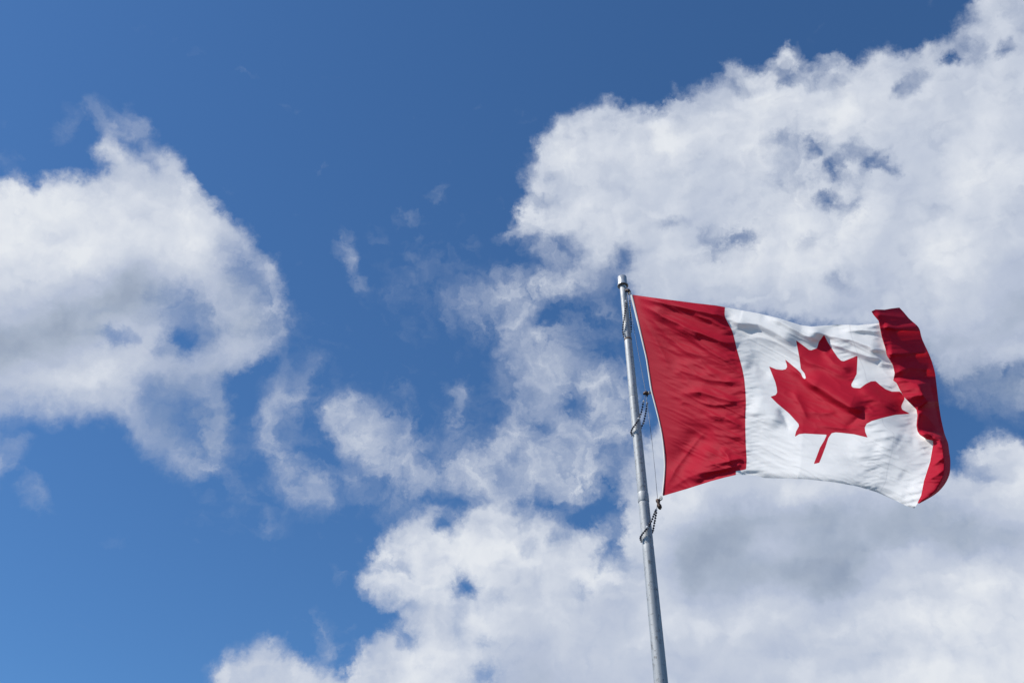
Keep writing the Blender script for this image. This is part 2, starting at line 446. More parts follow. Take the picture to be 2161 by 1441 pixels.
# ------------------------------------------------------------------ ground (below the frame, reaches the horizon)
gm, gb, gout = new_mat('asphalt')
gt = gb.new('ShaderNodeTexCoord')
gn = gb.noise(gt.outputs['Object'], .8, 8, .65)
gn2 = gb.noise(gt.outputs['Object'], 40, 4, .6)
gp = gb.new('ShaderNodeBsdfPrincipled')
gb.put(gp.inputs['Base Color'], gb.mix(gn2.outputs[0], gb.mix(gn.outputs[0], (.055, .055, .054, 1), (.085, .085, .083, 1)), (.07, .07, .069, 1)))
gp.inputs['Roughness'].default_value = .9
gb.put(gout.inputs[0], gp.outputs[0])
bm = bmesh.new()
S = 3000
for q in ((-S, -S), (S, -S), (S, S), (-S, S)): bm.verts.new((q[0], q[1], 0))
bm.faces.new(bm.verts)
tag(from_bm('ground', bm, gm, smooth=False), kind='structure')

# ------------------------------------------------------------------ flagpole
Y0 = 7.5
X0 = Y0 * (1325.8 - 1080.5) / FPX / math.cos(PITCH)
POLE = np.array([X0, Y0])

def pole_z(py):
    """height at which the pole axis crosses image row py"""
    d = ray(1325.8, py)
    return CAM[2] + Y0 * d[2] / d[1]

def at_depth(px, py, off=0.0):
    """point on the vertical plane through the pole facing the view, off metres nearer"""
    d = ray(px, py)
    return CAM + d * ((Y0 - off) / d[1])

def width_at(py, wpx):
    d = ray(1325.8, py)
    return wpx * (Y0 / d[1]) / FPX

z_top = pole_z(603); z_low = pole_z(1441)
r_top = width_at(603, 13.6) / 2; r_low = width_at(1441, 30) / 2
def pole_r(z): return r_top + (r_low - r_top) * (z_top - z) / (z_top - z_low)

alm, ab, aout = new_mat('weathered aluminium')
at_ = ab.new('ShaderNodeTexCoord')
mp = ab.new('ShaderNodeMapping'); mp.inputs['Scale'].default_value = (14, 14, .5)
ab.put(mp.inputs[0], at_.outputs['Object'])
n1 = ab.noise(mp.outputs[0], 3.0, 8, .65)
n2 = ab.noise(at_.outputs['Object'], 30.0, 6, .7)
ap = ab.new('ShaderNodeBsdfPrincipled')
c1 = ab.mix(ab.rng(n1.outputs[0], .35, .68), (.33, .345, .35, 1), (.50, .515, .52, 1))
c2 = ab.mix(ab.rng(n2.outputs[0], .54, .66), c1, (.20, .20, .195, 1))
ab.put(ap.inputs['Base Color'], c2)
ap.inputs['Metallic'].default_value = .30
ab.put(ap.inputs['Roughness'], ab.rng(n1.outputs[0], .3, .7, .52, .68))
bp = ab.new('ShaderNodeBump'); bp.inputs['Strength'].default_value = .25; bp.inputs['Distance'].default_value = .002
ab.put(bp.inputs['Height'], n2.outputs[0]); ab.put(ap.inputs['Normal'], bp.outputs[0])
ab.put(aout.inputs[0], ap.outputs[0])

rust = pmat('rusty seam', (.16, .11, .085), .75, .2, .35, 40)
dark = pmat('dark metal', (.05, .05, .055), .5, .6, .3, 30)

flagpole = tag(empty('flagpole', (X0, Y0, 0)), 'tall tapered silver metal flagpole with a flared cap on top', 'flagpole')
bm = bmesh.new()
prof = []
z_base = 0.0
seams = [pole_z(y) for y in (718, 838, 1040, 1061, 1150)]
zs = [0.0] + list(np.linspace(.1, z_top, 60))
for z in sorted(zs + [s + d for s in seams for d in (-.012, -.004, .004, .012)]):
    r = pole_r(z)
    for s in seams:
        if abs(z - s) < .006: r -= .0014
    prof.append((r, z))
lathe(bm, prof, 64, X0, Y0)
child(from_bm('shaft', bm, alm), flagpole)
# sleeve where two lengths of tube join
bm = bmesh.new()
za, zb = pole_z(1060), pole_z(1041)
lathe(bm, [(pole_r(za) + .0005, za), (pole_r(za) + .0025, za + .006), (pole_r(zb) + .0025, zb - .006), (pole_r(zb) + .0005, zb)], 64, X0, Y0, False)
child(from_bm('sleeve', bm, alm), flagpole)
for y, h, dr in ((717, .022, .0012), (838, .008, .0008)):
    bm = bmesh.new()
    z = pole_z(y)
    lathe(bm, [(pole_r(z) - .001, z - h / 2), (pole_r(z) + dr, z - h / 2 + .002), (pole_r(z) + dr, z + h / 2 - .002), (pole_r(z) - .001, z + h / 2)], 64, X0, Y0, False)
    child(from_bm('seam_band', bm, rust if y == 717 else alm), flagpole)
# cap (the truck): a drum flaring into a lip, hollow below
rc = width_at(585, 19.4) / 2; rl = width_at(595, 23.2) / 2
zc0 = z_top - .008
h = .125
bm = bmesh.new()
lathe(bm, [(r_top * .9, zc0 + .012), (rl - .010, zc0 + .010), (rl - .003, zc0), (rl, zc0 + .004), (rl - .001, zc0 + .010), (rc + .004, zc0 + .030), (rc, zc0 + .045),
           (rc - .001, zc0 + h - .004), (rc - .005, zc0 + h), (rc * .5, zc0 + h + .003), (.002, zc0 + h + .004)], 64, X0, Y0)
capm = pmat('spun aluminium cap', (.52, .53, .53), .38, .45, .10, 20, (1, 1, 1), .15)
child(from_bm('cap', bm, capm), flagpole)
# small cleat hook low on the pole
bm = bmesh.new()
a = at_depth(1382.2, 1228, .035); b = at_depth(1381.5, 1240, .04); c = at_depth(1379.2, 1243, .045)
tube(bm, [a, b, c], .0055)
child(from_bm('cleat_hook', bm, dark), flagpole)
# footing, out of view
bm = bmesh.new()
r0 = pole_r(0)
lathe(bm, [(r0 + .14, 0.0), (r0 + .14, .02), (r0 + .04, .05), (r0 + .004, .13)], 64, X0, Y0, False)
child(from_bm('base_collar', bm, alm), flagpole)

# ------------------------------------------------------------------ flag
FLY = R(35)                                     # the fly swings this much towards the viewer
FD = np.array([math.cos(FLY), -math.sin(FLY)])  # heading of the fly
FN = np.array([-FD[1], FD[0]])                  # horizontal normal (away)

def on_flag(px, py, off):
    """point of the cloth seen along (px,py): the vertical flag plane, then off metres nearer"""
    d = ray(px, py)
    num = FN[0] * X0 + FN[1] * (Y0 - .02)
    den = d[..., 0] * FN[0] + d[..., 1] * FN[1]
    t = num / den
    L = np.linalg.norm(d, axis=-1)
    t = t - np.asarray(off) / L
    return CAM + d * t[..., None]

def resample(pts, n, by='y', smooth=True):
    pts = np.array(pts, float)
    key = pts[:, 1] if by == 'y' else np.concatenate([[0], np.cumsum(np.hypot(*np.diff(pts, axis=0).T))])
    key = np.maximum.accumulate(key + np.arange(len(key)) * 1e-4)
    k = (key - key[0]) / (key[-1] - key[0])
    s = np.linspace(0, 1, n)
    x = np.interp(s, k, pts[:, 0]); y = np.interp(s, k, pts[:, 1])
    if smooth:
        w = max(2, n // 60)
        ker = np.ones(2 * w + 1) / (2 * w + 1)
        for _ in range(2):
            for arr in (x, y):
                lin = np.linspace(arr[0], arr[-1], n)
                q = np.pad(arr - lin, w, mode='reflect', reflect_type='odd')
                arr[:] = np.convolve(q, ker, 'valid') + lin
    return np.stack([x, y], -1)

HOIST = [(1334.5,622),(1346,670),(1356,714),(1366,758),(1376,824),(1389,874),(1397,910),(1401,935),(1404,966),(1404.5,985),(1403,1010),(1399,1046)]
SEAM1 = [(1530,648),(1529,668),(1537,682),(1546,699),(1556,740),(1566,775),(1571,800),(1573.5,830),(1574.5,852),(1573,875),(1573,900),(1574,940),(1576,970),(1575,985),(1574,993),(1573,1002)]
SEAM2 = [(1868,679),(1874,712),(1884,749),(1900,787),(1901,803),(1915,830),(1936,858),(1941,876),(1940,905),(1951,921),(1974,930),(1972,939),(1966,974),(1953,1014),(1947,1045),(1930,1072)]
TOPR = [(1334.5,622),(1400,631),(1470,640),(1510,644.5),(1530,648)]
TOPW = [(1530,648),(1565,655),(1600,661),(1645,672),(1690,686),(1712,689),(1740,687),(1770,685),(1810,686),(1845,683),(1868,679)]
BOTR = [(1399,1046),(1450,1031),(1500,1015),(1530,1007),(1556,1001),(1573,1002)]
BOTW = [(1573,1002),(1585,1002),(1600,1004),(1612,1008),(1645,1009),(1700,1010.5),(1760,1017),(1810,1026),(1850,1038),(1895,1058),(1915,1068),(1930,1072)]

NV = 230
def coons(L, Rr, T, Bt, nu, nv):
    """grid of image points filling the four outlines"""
    l, r = resample(L, nv), resample(Rr, nv)
    t, b = resample(T, nu, 'arc', False), resample(Bt, nu, 'arc', False)
    u = np.linspace(0, 1, nu)[None, :, None]; v = np.linspace(0, 1, nv)[:, None, None]
    g = (1 - u) * l[:, None] + u * r[:, None] + (1 - v) * t[None] + v * b[None]
    g -= (1 - u) * (1 - v) * l[0] + u * (1 - v) * r[0] + (1 - u) * v * l[-1] + u * v * r[-1]
    return g

gA = coons(HOIST, SEAM1, TOPR, BOTR, 105, NV)
gB = coons(SEAM1, SEAM2, TOPW, BOTW, 190, NV)
# keep the seam sampled the same on both sides
gA[:, -1] = gB[:, 0]
main = np.concatenate([gA, gB[:, 1:]], 1)
U = np.concatenate([np.linspace(0, .25, 105), np.linspace(.25, .75, 190)[1:]])
Uf = np.repeat(U[None], NV, 0)
Vf = np.repeat(np.linspace(0, 1, NV)[:, None], len(U), 1)

# --- value noise
def vnoise(x, y, seed):
    r = np.random.RandomState(seed)
    T = r.rand(256, 256)
    xi, yi = np.floor(x).astype(int), np.floor(y).astype(int)
    fx, fy = x - xi, y - yi
    fx = fx * fx * fx * (fx * (fx * 6 - 15) + 10); fy = fy * fy * fy * (fy * (fy * 6 - 15) + 10)
    g = lambda i, j: T[i % 256, j % 256]
    return (g(xi, yi) * (1 - fx) * (1 - fy) + g(xi + 1, yi) * fx * (1 - fy) + g(xi, yi + 1) * (1 - fx) * fy + g(xi + 1, yi + 1) * fx * fy) - .5

def fbm(x, y, seed, o=3, gain=.5):
    s, a = 0, 1
    for k in range(o):
        s = s + a * vnoise(x * 2 ** k + 17.3 * k, y * 2 ** k + 5.1 * k, seed + k)
        a *= gain
    return s

# --- folds: (polyline in photo points, height in metres, half-width above, half-width below, end taper)
def fold(X, Y, pts, amp, wa, wb, taper=.25):
    pts = np.array(pts, float)
    seg = np.diff(pts, axis=0)
    Ls = np.hypot(seg[:, 0], seg[:, 1])
    cum = np.concatenate([[0], np.cumsum(Ls)])
    best = np.full(X.shape, 1e9); sd = np.zeros(X.shape); tt = np.zeros(X.shape)
    for i in range(len(seg)):
        dx, dy = X - pts[i, 0], Y - pts[i, 1]
        t = np.clip((dx * seg[i, 0] + dy * seg[i, 1]) / Ls[i] ** 2, 0, 1)
        qx, qy = dx - t * seg[i, 0], dy - t * seg[i, 1]
        d = np.hypot(qx, qy)
        s = np.sign(seg[i, 0] * qy - seg[i, 1] * qx)
        m = d < best
        best = np.where(m, d, best); sd = np.where(m, s * d, sd)
        tt = np.where(m, (cum[i] + t * Ls[i]) / cum[-1], tt)
    w = np.where(sd > 0, wb, wa)
    e = np.clip(np.minimum(tt, 1 - tt) / max(taper, 1e-3), 0, 1)
    e = e * e * (3 - 2 * e) if taper > 0 else 1
    return amp * e * np.exp(-np.abs(sd / w) ** (1.35 if max(wa, wb) < 20 else 2))

FOLDS = [
 ([(1338,622),(1440,636),(1540,652),(1640,676),(1760,700)], .080, 30, 58, .16),
 # hoist panel: tension folds fanning out of the top corner
 ([(1340,626),(1400,640),(1470,655),(1545,672)], .062, 16, 9, .2),
 ([(1348,640),(1400,668),(1460,696),(1560,735)], .054, 14, 8, .2),
 ([(1450,660),(1500,676),(1552,705)], .028, 8, 6, .3),
 ([(1400,672),(1440,700),(1500,742),(1560,775)], .042, 16, 7, .3),
 ([(1428,688),(1450,700),(1480,716)], .022, 7, 5, .3),
 ([(1400,730),(1460,745),(1530,770),(1570,800)], .018, 14, 8, .3),
 ([(1420,765),(1470,770),(1520,790)], .012, 9, 6, .3),
 ([(1410,796),(1440,782),(1480,792),(1540,786)], .018, 12, 10, .35),
 ([(1352,650),(1400,700),(1450,745),(1500,775)], .016, 10, 7, .3),
 ([(1350,660),(1385,720),(1420,790)], .012, 10, 8, .3),
 ([(1401,1038),(1425,990),(1470,930),(1500,900)], .016, 9, 8, .3),
 ([(1400,1040),(1450,1008),(1510,985),(1570,960)], .014, 10, 8, .3),
 ([(1460,790),(1490,800),(1530,806),(1570,802)], .022, 9, 6, .3),
 ([(1430,830),(1480,826),(1520,840),(1572,852)], .034, 12, 8, .3),
 ([(1470,848),(1510,855),(1565,850)], .016, 7, 5, .3),
 ([(1480,875),(1530,880),(1572,905)], .024, 10, 6, .3),
 ([(1490,912),(1530,920),(1570,925)], .012, 8, 5, .3),
 ([(1500,885),(1470,940),(1440,985),(1420,1010)], -.058, 26, 32, .4),
 ([(1500,930),(1475,985),(1450,1020)], .030, 20, 30, .3),
 ([(1518,945),(1535,960),(1545,985)], .024, 7, 6, .3),
 ([(1480,985),(1510,978),(1575,966)], .020, 9, 5, .3),
 ([(1470,1000),(1520,992),(1572,978)], .020, 8, 5, .3),
 ([(1460,1028),(1500,1006),(1530,996),(1560,993)], -.016, 8, 9, .3),
 # white panel, upper left: the big lip whose shadow falls below
 ([(1528,664),(1560,680),(1600,683),(1640,702),(1690,735)], .060, 26, 10, .25),
 ([(1560,715),(1600,712),(1640,722),(1700,760),(1730,785)], .026, 18, 12, .3),
 ([(1610,664),(1650,680),(1700,708),(1740,722)], .060, 18, 9, .25),
 ([(1690,692),(1740,706),(1800,718),(1870,744)], .080, 16, 13, .2),
 ([(1730,718),(1790,738),(1830,752),(1885,762)], .036, 14, 8, .25),
 ([(1720,690),(1770,684),(1830,690),(1870,684)], .030, 6, 9, .2),
 ([(1770,700),(1820,697),(1868,702)], .030, 7, 7, .25),
 ([(1830,740),(1850,738),(1880,742)], .018, 6, 6, .3),
 ([(1850,765),(1890,772)], .014, 8, 6, .3),
 ([(1570,765),(1600,772),(1630,800)], -.020, 14, 12, .3),
 ([(1580,850),(1620,870),(1650,900)], .024, 24, 18, .3),
 ([(1640,858),(1655,880),(1668,915)], -.020, 10, 8, .3),
 # leaf
 ([(1688,792),(1720,812),(1760,838),(1795,858),(1830,868)], .075, 22, 9, .25),
 ([(1660,770),(1700,800),(1730,825)], .020, 9, 7, .3),
 ([(1735,740),(1760,765),(1800,790)], .028, 12, 8, .3),
 ([(1690,760),(1740,775),(1790,800)], .020, 12, 7, .3),
 ([(1725,722),(1750,745)], .016, 9, 6, .3),
 ([(1800,800),(1850,840),(1900,868)], .024, 20, 12, .3),
 ([(1670,820),(1690,855),(1706,890)], .018, 9, 8, .3),
 ([(1780,905),(1800,892),(1825,865)], -.016, 9, 9, .3),
 ([(1700,868),(1740,872),(1770,868)], .014, 9, 6, .3),
 ([(1715,895),(1760,902),(1820,905)], .014, 9, 6, .3),
 # lower right: soft pockets and the curling corner
 ([(1780,935),(1830,945),(1900,940)], .012, 14, 12, .3),
 ([(1790,960),(1840,965),(1900,962)], .008, 10, 8, .3),
 ([(1890,920),(1915,935),(1940,930)], -.009, 20, 18, .3),
 ([(1895,1000),(1915,1015),(1930,1030)], -.007, 16, 14, .3),
 ([(1900,1045),(1925,1050),(1940,1062)], -.008, 8, 7, .3),
]
RIM = ([(1999,925),(1996,960),(1992,1000),(1965,1045),(1945,1066)], .10, 14, 46, .0)
def main_height(X, Y, Uu, Vv):
    h = np.zeros(X.shape)
    # long waves of the whole cloth
    h += .05 * np.sin((Uu * 2.1 + .12 * Vv - .08) * 2 * math.pi) * np.clip(Uu / .25, 0, 1)
    h += .07 * np.sin((Vv - .1) * math.pi) * np.sin(np.clip(Uu / .75, 0, 1) * math.pi)
    h += .03 * np.sin((Uu * 3.1 - Vv * 1.2) * 2 * math.pi) * np.clip(Uu / .3, 0, 1)
    h += .45 * Vv * np.clip(Uu / .4, 0, 1) ** 1.2 - .10 * np.clip(Uu / .4, 0, 1)
    for f in FOLDS:
        h += fold(X, Y, f[0], f[1] * 1.6, *f[2:])
    h += fold(X, Y, *RIM)
    # stretched creases running with the pull of the wind
    a = R(27)
    xr, yr = X * math.cos(a) + Y * math.sin(a), -X * math.sin(a) + Y * math.cos(a)
    damp = np.clip(Uu / .07, 0, 1)
    damp = damp * np.where(Uu < .25, 1.0, .55)
    h += .022 * fbm(xr / 120, yr / 22, 3, 3) * damp
    rid = 1 - np.abs(fbm(xr / 90 + 9, yr / 15, 61, 2)) * 3.0
    h += .010 * np.clip(rid, 0, 1) ** 2 * damp
    # puckers along the sewn seams, running across them
    for us, wd in ((.25, .045), (.60, .030), (.75, .05)):
        q = np.exp(-((Uu - us) / wd) ** 2)
        h += .017 * q * fbm(X / 34 + 3, (Y + .12 * X) / 8.5, 21 + int(us * 100), 2)
    b = R(12)
    xr, yr = X * math.cos(b) + Y * math.sin(b), -X * math.sin(b) + Y * math.cos(b)
    h += .009 * fbm(xr / 34, yr / 9, 40, 2) * damp
    # the lower hem rolls under
    h -= .03 * np.clip((Vv - .955) / .045, 0, 1) ** 2 * np.clip((Uu - .22) / .1, 0, 1)
    return h

X, Y = main[..., 0], main[..., 1]
Hm = main_height(X, Y, Uf, Vf)
Pm = on_flag(X, Y, Hm)

LEAF = [(1739,706),(1746,720),(1759,741),(1768,754),(1775,761),(1781,762),(1810,750),(1809,770),(1808,789),(1803,799),(1797,810),(1797,815),(1801,818),(1815,819),(1827,810),(1838,804.5),(1848,804),(1857,812),(1869,821),(1882,826),(1899,826),(1908,836),(1909,842),(1904,852),(1902,858),(1904,864),(1921,873),(1890,875),(1861,882),(1840,888),(1829,894),(1825,902),(1826,911),(1831,923),(1802,916),(1775,913),(1763,912),(1755,914),(1748,924),(1742,943),(1734,964),(1729,976),(1717,979),(1723,964),(1730,945),(1740,928),(1745,917),(1723,916),(1698,914.5),(1686,916),(1677,922),(1680,910),(1686,899),(1685,894),(1665,872),(1640,851),(1626,837),(1637,833),(1640,828),(1639,818),(1636,806),(1623,773),(1638,779),(1650,780.5),(1658,779),(1661,774),(1660,768),(1656.5,758),(1671,770),(1682,779),(1690,787),(1694,796),(1698,800),(1700.5,797),(1698,788),(1690,778),(1687,755),(1680,718),(1694,728),(1707,738),(1712,739),(1724,734.5),(1726,728),(1728,721),(1732,716)]
def sdf(poly, X, Y):
    d = np.full(X.shape, 1e9)
    n = len(poly)
    for i in range(n):
        x0, y0 = poly[i]; x1, y1 = poly[(i + 1) % n]
        ex, ey = x1 - x0, y1 - y0
        t = np.clip(((X - x0) * ex + (Y - y0) * ey) / (ex * ex + ey * ey), 0, 1)
        d = np.minimum(d, np.hypot(X - x0 - t * ex, Y - y0 - t * ey))
    return np.where(poly_mask(poly, X, Y), d, -d)
leaf = sdf(LEAF, X, Y)
tab = sdf([(1553,993.5),(1566,992),(1574,990),(1590,990),(1590,1012),(1553,1012)], X, Y)     # the white hem runs a little way under the red
dye_main = np.maximum(leaf, np.minimum((.25 - Uf) * 790, -tab))      # > 0 inside the red

# --- the red fly band: folds back from its seam and turns away from the sun
LE = [(1839,657),(1843,664),(1854,677),(1861,712),(1869,737),(1871,749),(1884,770),(1888,787),(1885,803),(1892,808),(1900,824),(1909,839),(1927,857),(1934,864),(1936,876),(1934,897),(1936,909),(1941,917),(1956,927),(1969,929),(1969,939),(1963,974),(1950,1014),(1944,1045),(1936,1061)]
RE = [(1898,649),(1909,660),(1919,674),(1940,689),(1945,714),(1957,739),(1965,757),(1973,784),(1975,799),(1981,851),(1986,884),(1992,910),(1995,922),(2001,932),(2003,953),(2006,970),(2005,999),(1997,1018),(1982,1037),(1965,1049),(1940,1062)]
TE = [(1839,657),(1848,653),(1867,653.5),(1881,651),(1898,649)]
BE = [(1936,1061),(1940,1062)]
NB_U, NB_V = 70, 260
def band_grid():
    l = resample(LE, NB_V, 'y', False)
    r = resample(RE, NB_V, 'y', True)
    t = resample(TE, NB_U, 'arc', False)
    b = resample(BE, NB_U, 'arc', False)
    u = np.linspace(0, 1, NB_U)[None, :, None]; v = np.linspace(0, 1, NB_V)[:, None, None]
    g = (1 - u) * l[:, None] + u * r[:, None] + (1 - v) * t[None] + v * b[None]
    g -= (1 - u) * (1 - v) * l[0] + u * (1 - v) * r[0] + (1 - u) * v * l[-1] + u * v * r[-1]
    return g
band = band_grid()
XB, YB = band[..., 0], band[..., 1]
Ub = np.repeat(np.linspace(0, 1, NB_U)[None], NB_V, 0)
Vb = np.repeat(np.linspace(0, 1, NB_V)[:, None], NB_U, 1)
ev = resample(SEAM2, NV)
def edge_h(y):                                    # cloth height where the white ends
    return np.interp(y, main[:, -1, 1], Hm[:, -1])
yl = band[:, 0, 1]
q = np.interp(yl, [640, 798, 812, 850, 864, 910, 922, 935, 950, 1000, 1062], [.0, .0, .50, .62, .06, .04, .45, .55, .62, .74, .8])
Dp = np.interp(yl, [640, 700, 800, 820, 850, 870, 915, 930, 960, 1062], [.55, .60, .62, .40, .40, .62, .60, .30, .26, .10])
qq, DD = q[:, None], Dp[:, None]
s = np.clip((Ub - qq) / (1 - qq), 0, 1)
lift = np.interp(yl, [640, 900, 925, 945, 1062], [.075, .09, .085, .012, .004])[:, None]
HB = edge_h(yl)[:, None] + lift - DD * (s ** 1.25) + .02 * np.sin(Ub * math.pi) * (qq > .2)
rim = np.clip((YB - 920) / 25, 0, 1)
HB = HB + rim * (fold(XB, YB, *RIM) - fold(np.repeat(XB[:, :1], NB_U, 1), YB, *RIM))
BF = [
 ([(1842,662),(1880,668),(1925,672)], .035, 10, 6, .2),
 ([(1862,688),(1890,694),(1945,692)], .050, 12, 5, .15),
 ([(1870,748),(1910,746),(1962,742)], .060, 16, 5, .15),
 ([(1888,788),(1920,776),(1972,780)], .040, 12, 6, .2),
 ([(1886,806),(1920,800),(1950,802)], .022, 8, 6, .2),
 ([(1905,826),(1930,818),(1952,822)], .007, 6, 4, .3),
 ([(1915,842),(1940,832),(1955,838)], .007, 6, 4, .3),
 ([(1936,866),(1958,880),(1984,915)], .045, 12, 9, .2),
 ([(1898,846),(1930,836),(1958,830)], .035, 30, 10, .2),
 ([(1962,800),(1972,850),(1985,905)], -.05, 10, 6, .2),
 ([(1940,918),(1970,914),(1996,926)], .06, 8, 6, .2),
 ([(1972,938),(1990,945),(2003,958)], .030, 8, 6, .3),
 ([(1965,985),(1985,970),(1998,962)], .018, 6, 5, .3),
 ([(1955,1015),(1980,1000),(2000,985)], .018, 7, 5, .3),
]
for f in BF: HB = HB + fold(XB, YB, f[0], f[1] * 1.5, *f[2:])
HB = HB + .009 * fbm(XB / 30, YB / 12, 77, 3) + .012 * fbm(XB / 70, YB / 26, 91, 2)
PB = on_flag(XB, YB, HB)

def grid_faces(nv, nu, o=0):
    i = np.arange(nv - 1)[:, None] * nu + np.arange(nu - 1)[None] + o
    return np.stack([i, i + nu, i + nu + 1, i + 1], -1).reshape(-1, 4)
nm = Pm.shape[0] * Pm.shape[1]
nuM = Pm.shape[1]
faces = [grid_faces(NV, nuM), grid_faces(NB_V, NB_U, nm)]
# sew the band to the white cloth along the seam
yM = main[:, -1, 1]
rows = np.searchsorted(yM, yl).clip(0, NV - 1)
bridge = []
for j in range(NB_V - 1):
    a, b = int(rows[j]), int(rows[j + 1])
    A, Bq = nm + j * NB_U, nm + (j + 1) * NB_U
    va, vb = a * nuM + nuM - 1, b * nuM + nuM - 1
    bridge.append((va, vb, Bq, A) if a != b else (va, Bq, A))
verts = np.concatenate([Pm.reshape(-1, 3), PB.reshape(-1, 3)])
orig = at_depth(1326, 622)
flag_root = np.array([X0 + .04, Y0 - .02, float(Pm[0, 0, 2])])
verts = verts - flag_root
me = bpy.data.meshes.new('flag')
allf = [tuple(int(k) for k in f) for f in np.concatenate(faces)] + bridge
me.from_pydata([tuple(v) for v in verts], [], allf)
att = me.attributes.new('dye', 'FLOAT', 'POINT')
dye = np.concatenate([dye_main.reshape(-1), np.full(NB_U * NB_V, 20.0)]).astype(np.float32)
att.data.foreach_set('value', dye)
att2 = me.attributes.new('fly', 'FLOAT', 'POINT')
att2.data.foreach_set('value', np.concatenate([Uf.reshape(-1), (.75 + .25 * Ub).reshape(-1)]).astype(np.float32))
me.update()

# woven nylon: red and white dye, lets some sun through
fm, fb, fout = new_mat('flag nylon')
ta = fb.new('ShaderNodeAttribute', attribute_name='dye')
tf = fb.new('ShaderNodeAttribute', attribute_name='fly')
tcf = fb.new('ShaderNodeTexCoord')
red_m = fb.rng(ta.outputs['Fac'], -.45, .45)
nz = fb.noise(tcf.outputs['Object'], 5.0, 6, .6)
redc = fb.mix(nz.outputs[0], (.43, .012, .033, 1), (.51, .015, .040, 1))
whc = fb.mix(nz.outputs[0], (.82, .81, .79, 1), (.87, .86, .83, 1))
# a row of stitching across the white
st = fb.math('ABSOLUTE', fb.math('SUBTRACT', tf.outputs['Fac'], .640))
st = fb.rng(st, .0008, .0026, .45, 0.0)
whc = fb.mix(st, whc, (.60, .60, .60, 1))
colr = fb.mix(red_m, whc, redc)
tcol = fb.mix(red_m, (.80, .78, .74, 1), (.62, .008, .014, 1))
pd = fb.new('ShaderNodeBsdfPrincipled')
fb.put(pd.inputs['Base Color'], colr)
pd.inputs['Roughness'].default_value = .6
pd.inputs['Specular IOR Level'].default_value = .05
wv = fb.noise(tcf.outputs['Object'], 60, 4, .6)
wb = fb.new('ShaderNodeBump'); wb.inputs['Strength'].default_value = .12; wb.inputs['Distance'].default_value = .004
fb.put(wb.inputs['Height'], wv.outputs[0]); fb.put(pd.inputs['Normal'], wb.outputs[0])
tr = fb.new('ShaderNodeBsdfTranslucent')
fb.put(tr.inputs[0], tcol)
mx = fb.new('ShaderNodeMixShader')
mx.inputs[0].default_value = .27
fb.put(mx.inputs[1], pd.outputs[0]); fb.put(mx.inputs[2], tr.outputs[0])
fb.put(fout.inputs[0], mx.outputs[0])

flag = link('flag', me, fm)
flag.location = flag_root
tag(flag, 'large red and white maple leaf flag streaming to the right of the pole', 'flag')

def flagchild(name, bm, mat):
    for v in bm.verts: v.co -= Vector(flag_root)
    return from_bm(name, bm, mat, flag)

# heading: the canvas sleeve along the hoist
HO = [(1330,622),(1341.5,670),(1352.5,714),(1362.5,755),(1372,820),(1386,874),(1393.5,905),(1397.5,930),(1400.5,966),(1401.5,985),(1400,1010),(1396.5,1046)]
lo = resample(HO, NV)
bm = bmesh.new()
cols = []
for k, (f, off) in enumerate(((0.0, .0), (.15, .012), (.5, .016), (.85, .012), (1.0, .003), (1.0, -.006), (.5, -.012), (0., -.006))):
    pts = lo * (1 - f) + main[:, 0] * f
    if f == 1.0: pts = pts + np.array([.5, 0])
    cols.append(on_flag(pts[:, 0], pts[:, 1], np.full(NV, off) + Hm[:, 0]))
vv = [[bm.verts.new(cols[c][r]) for c in range(len(cols))] for r in range(0, NV, 3)]
nc = len(cols)
for a, b in zip(vv[:-1], vv[1:]):
    for c in range(nc):
        bm.faces.new((a[c], b[c], b[(c + 1) % nc], a[(c + 1) % nc]))
bm.faces.new(vv[0][::-1]); bm.faces.new(vv[-1])
canvas = pmat('canvas heading', (.70, .68, .62), .8, 0, .10, 30, (1, 1, .3), .2, .2)
hd = flagchild('heading', bm, canvas)
hd.data.polygons.foreach_set('use_smooth', [False] * len(hd.data.polygons))
hd['label'] = 'off white canvas heading along the hoist edge'

# grommet rings through which the snap hooks pass
brass = pmat('dull brass', (.45, .40, .30), .4, .7, .2, 60)
for px_, py_ in ((1329.5, 619.5), (1371, 829), (1395, 1051)):
    bm = bmesh.new()
    c = Vector(on_flag(np.array(px_), np.array(py_), np.array(.012)))
    pts = [c + Vector((.011 * math.cos(t), -.004 * math.sin(t), .015 * math.sin(t))) for t in np.linspace(0, 2 * math.pi, 17)]
    tube(bm, pts, .0028, 6)
    flagchild('grommet', bm, brass)

# ------------------------------------------------------------------ halyard with its snap hooks
steel = pmat('galvanised wire', (.20, .21, .23), .5, .5, .2, 40)
bronze = pmat('tarnished bronze', (.10, .065, .05), .5, .5, .45, 60, (1, 1, 1), .4)
whitep = pmat('white plastic ferrule', (.75, .76, .76), .4, 0, .06, 40)
nav = pmat('navy blue plastic bead', (.012, .014, .035), .35, 0, .25, 60)
greyp = pmat('grey plastic bead', (.33, .34, .36), .4, 0, .15, 60)

hal = tag(empty('halyard', tuple(at_depth(1320, 602))), 'thin wire halyard running down between the pole and the flag hoist', 'halyard')
W = [(1320, 599, -.01), (1322.5, 607, .0), (1325, 615, .03), (1330, 650, .03), (1342, 716, .03), (1353, 775, .03), (1362.5, 826, .03), (1365, 850, .03), (1368, 868, .03), (1376, 932, .03), (1382, 990, .03), (1387.5, 1050, .03)]
bm = bmesh.new()
tube(bm, [at_depth(*w) for w in W], .0021, 6)
child(from_bm('rope', bm, steel), hal)
# short loop of white cord under the cap
bm = bmesh.new()
tube(bm, [at_depth(1316.5, 602, .03), at_depth(1319, 602.5, .04), at_depth(1321.3, 606, .04), at_depth(1322.2, 612, .035)], .0035, 8)
child(from_bm('cord', bm, whitep), hal)

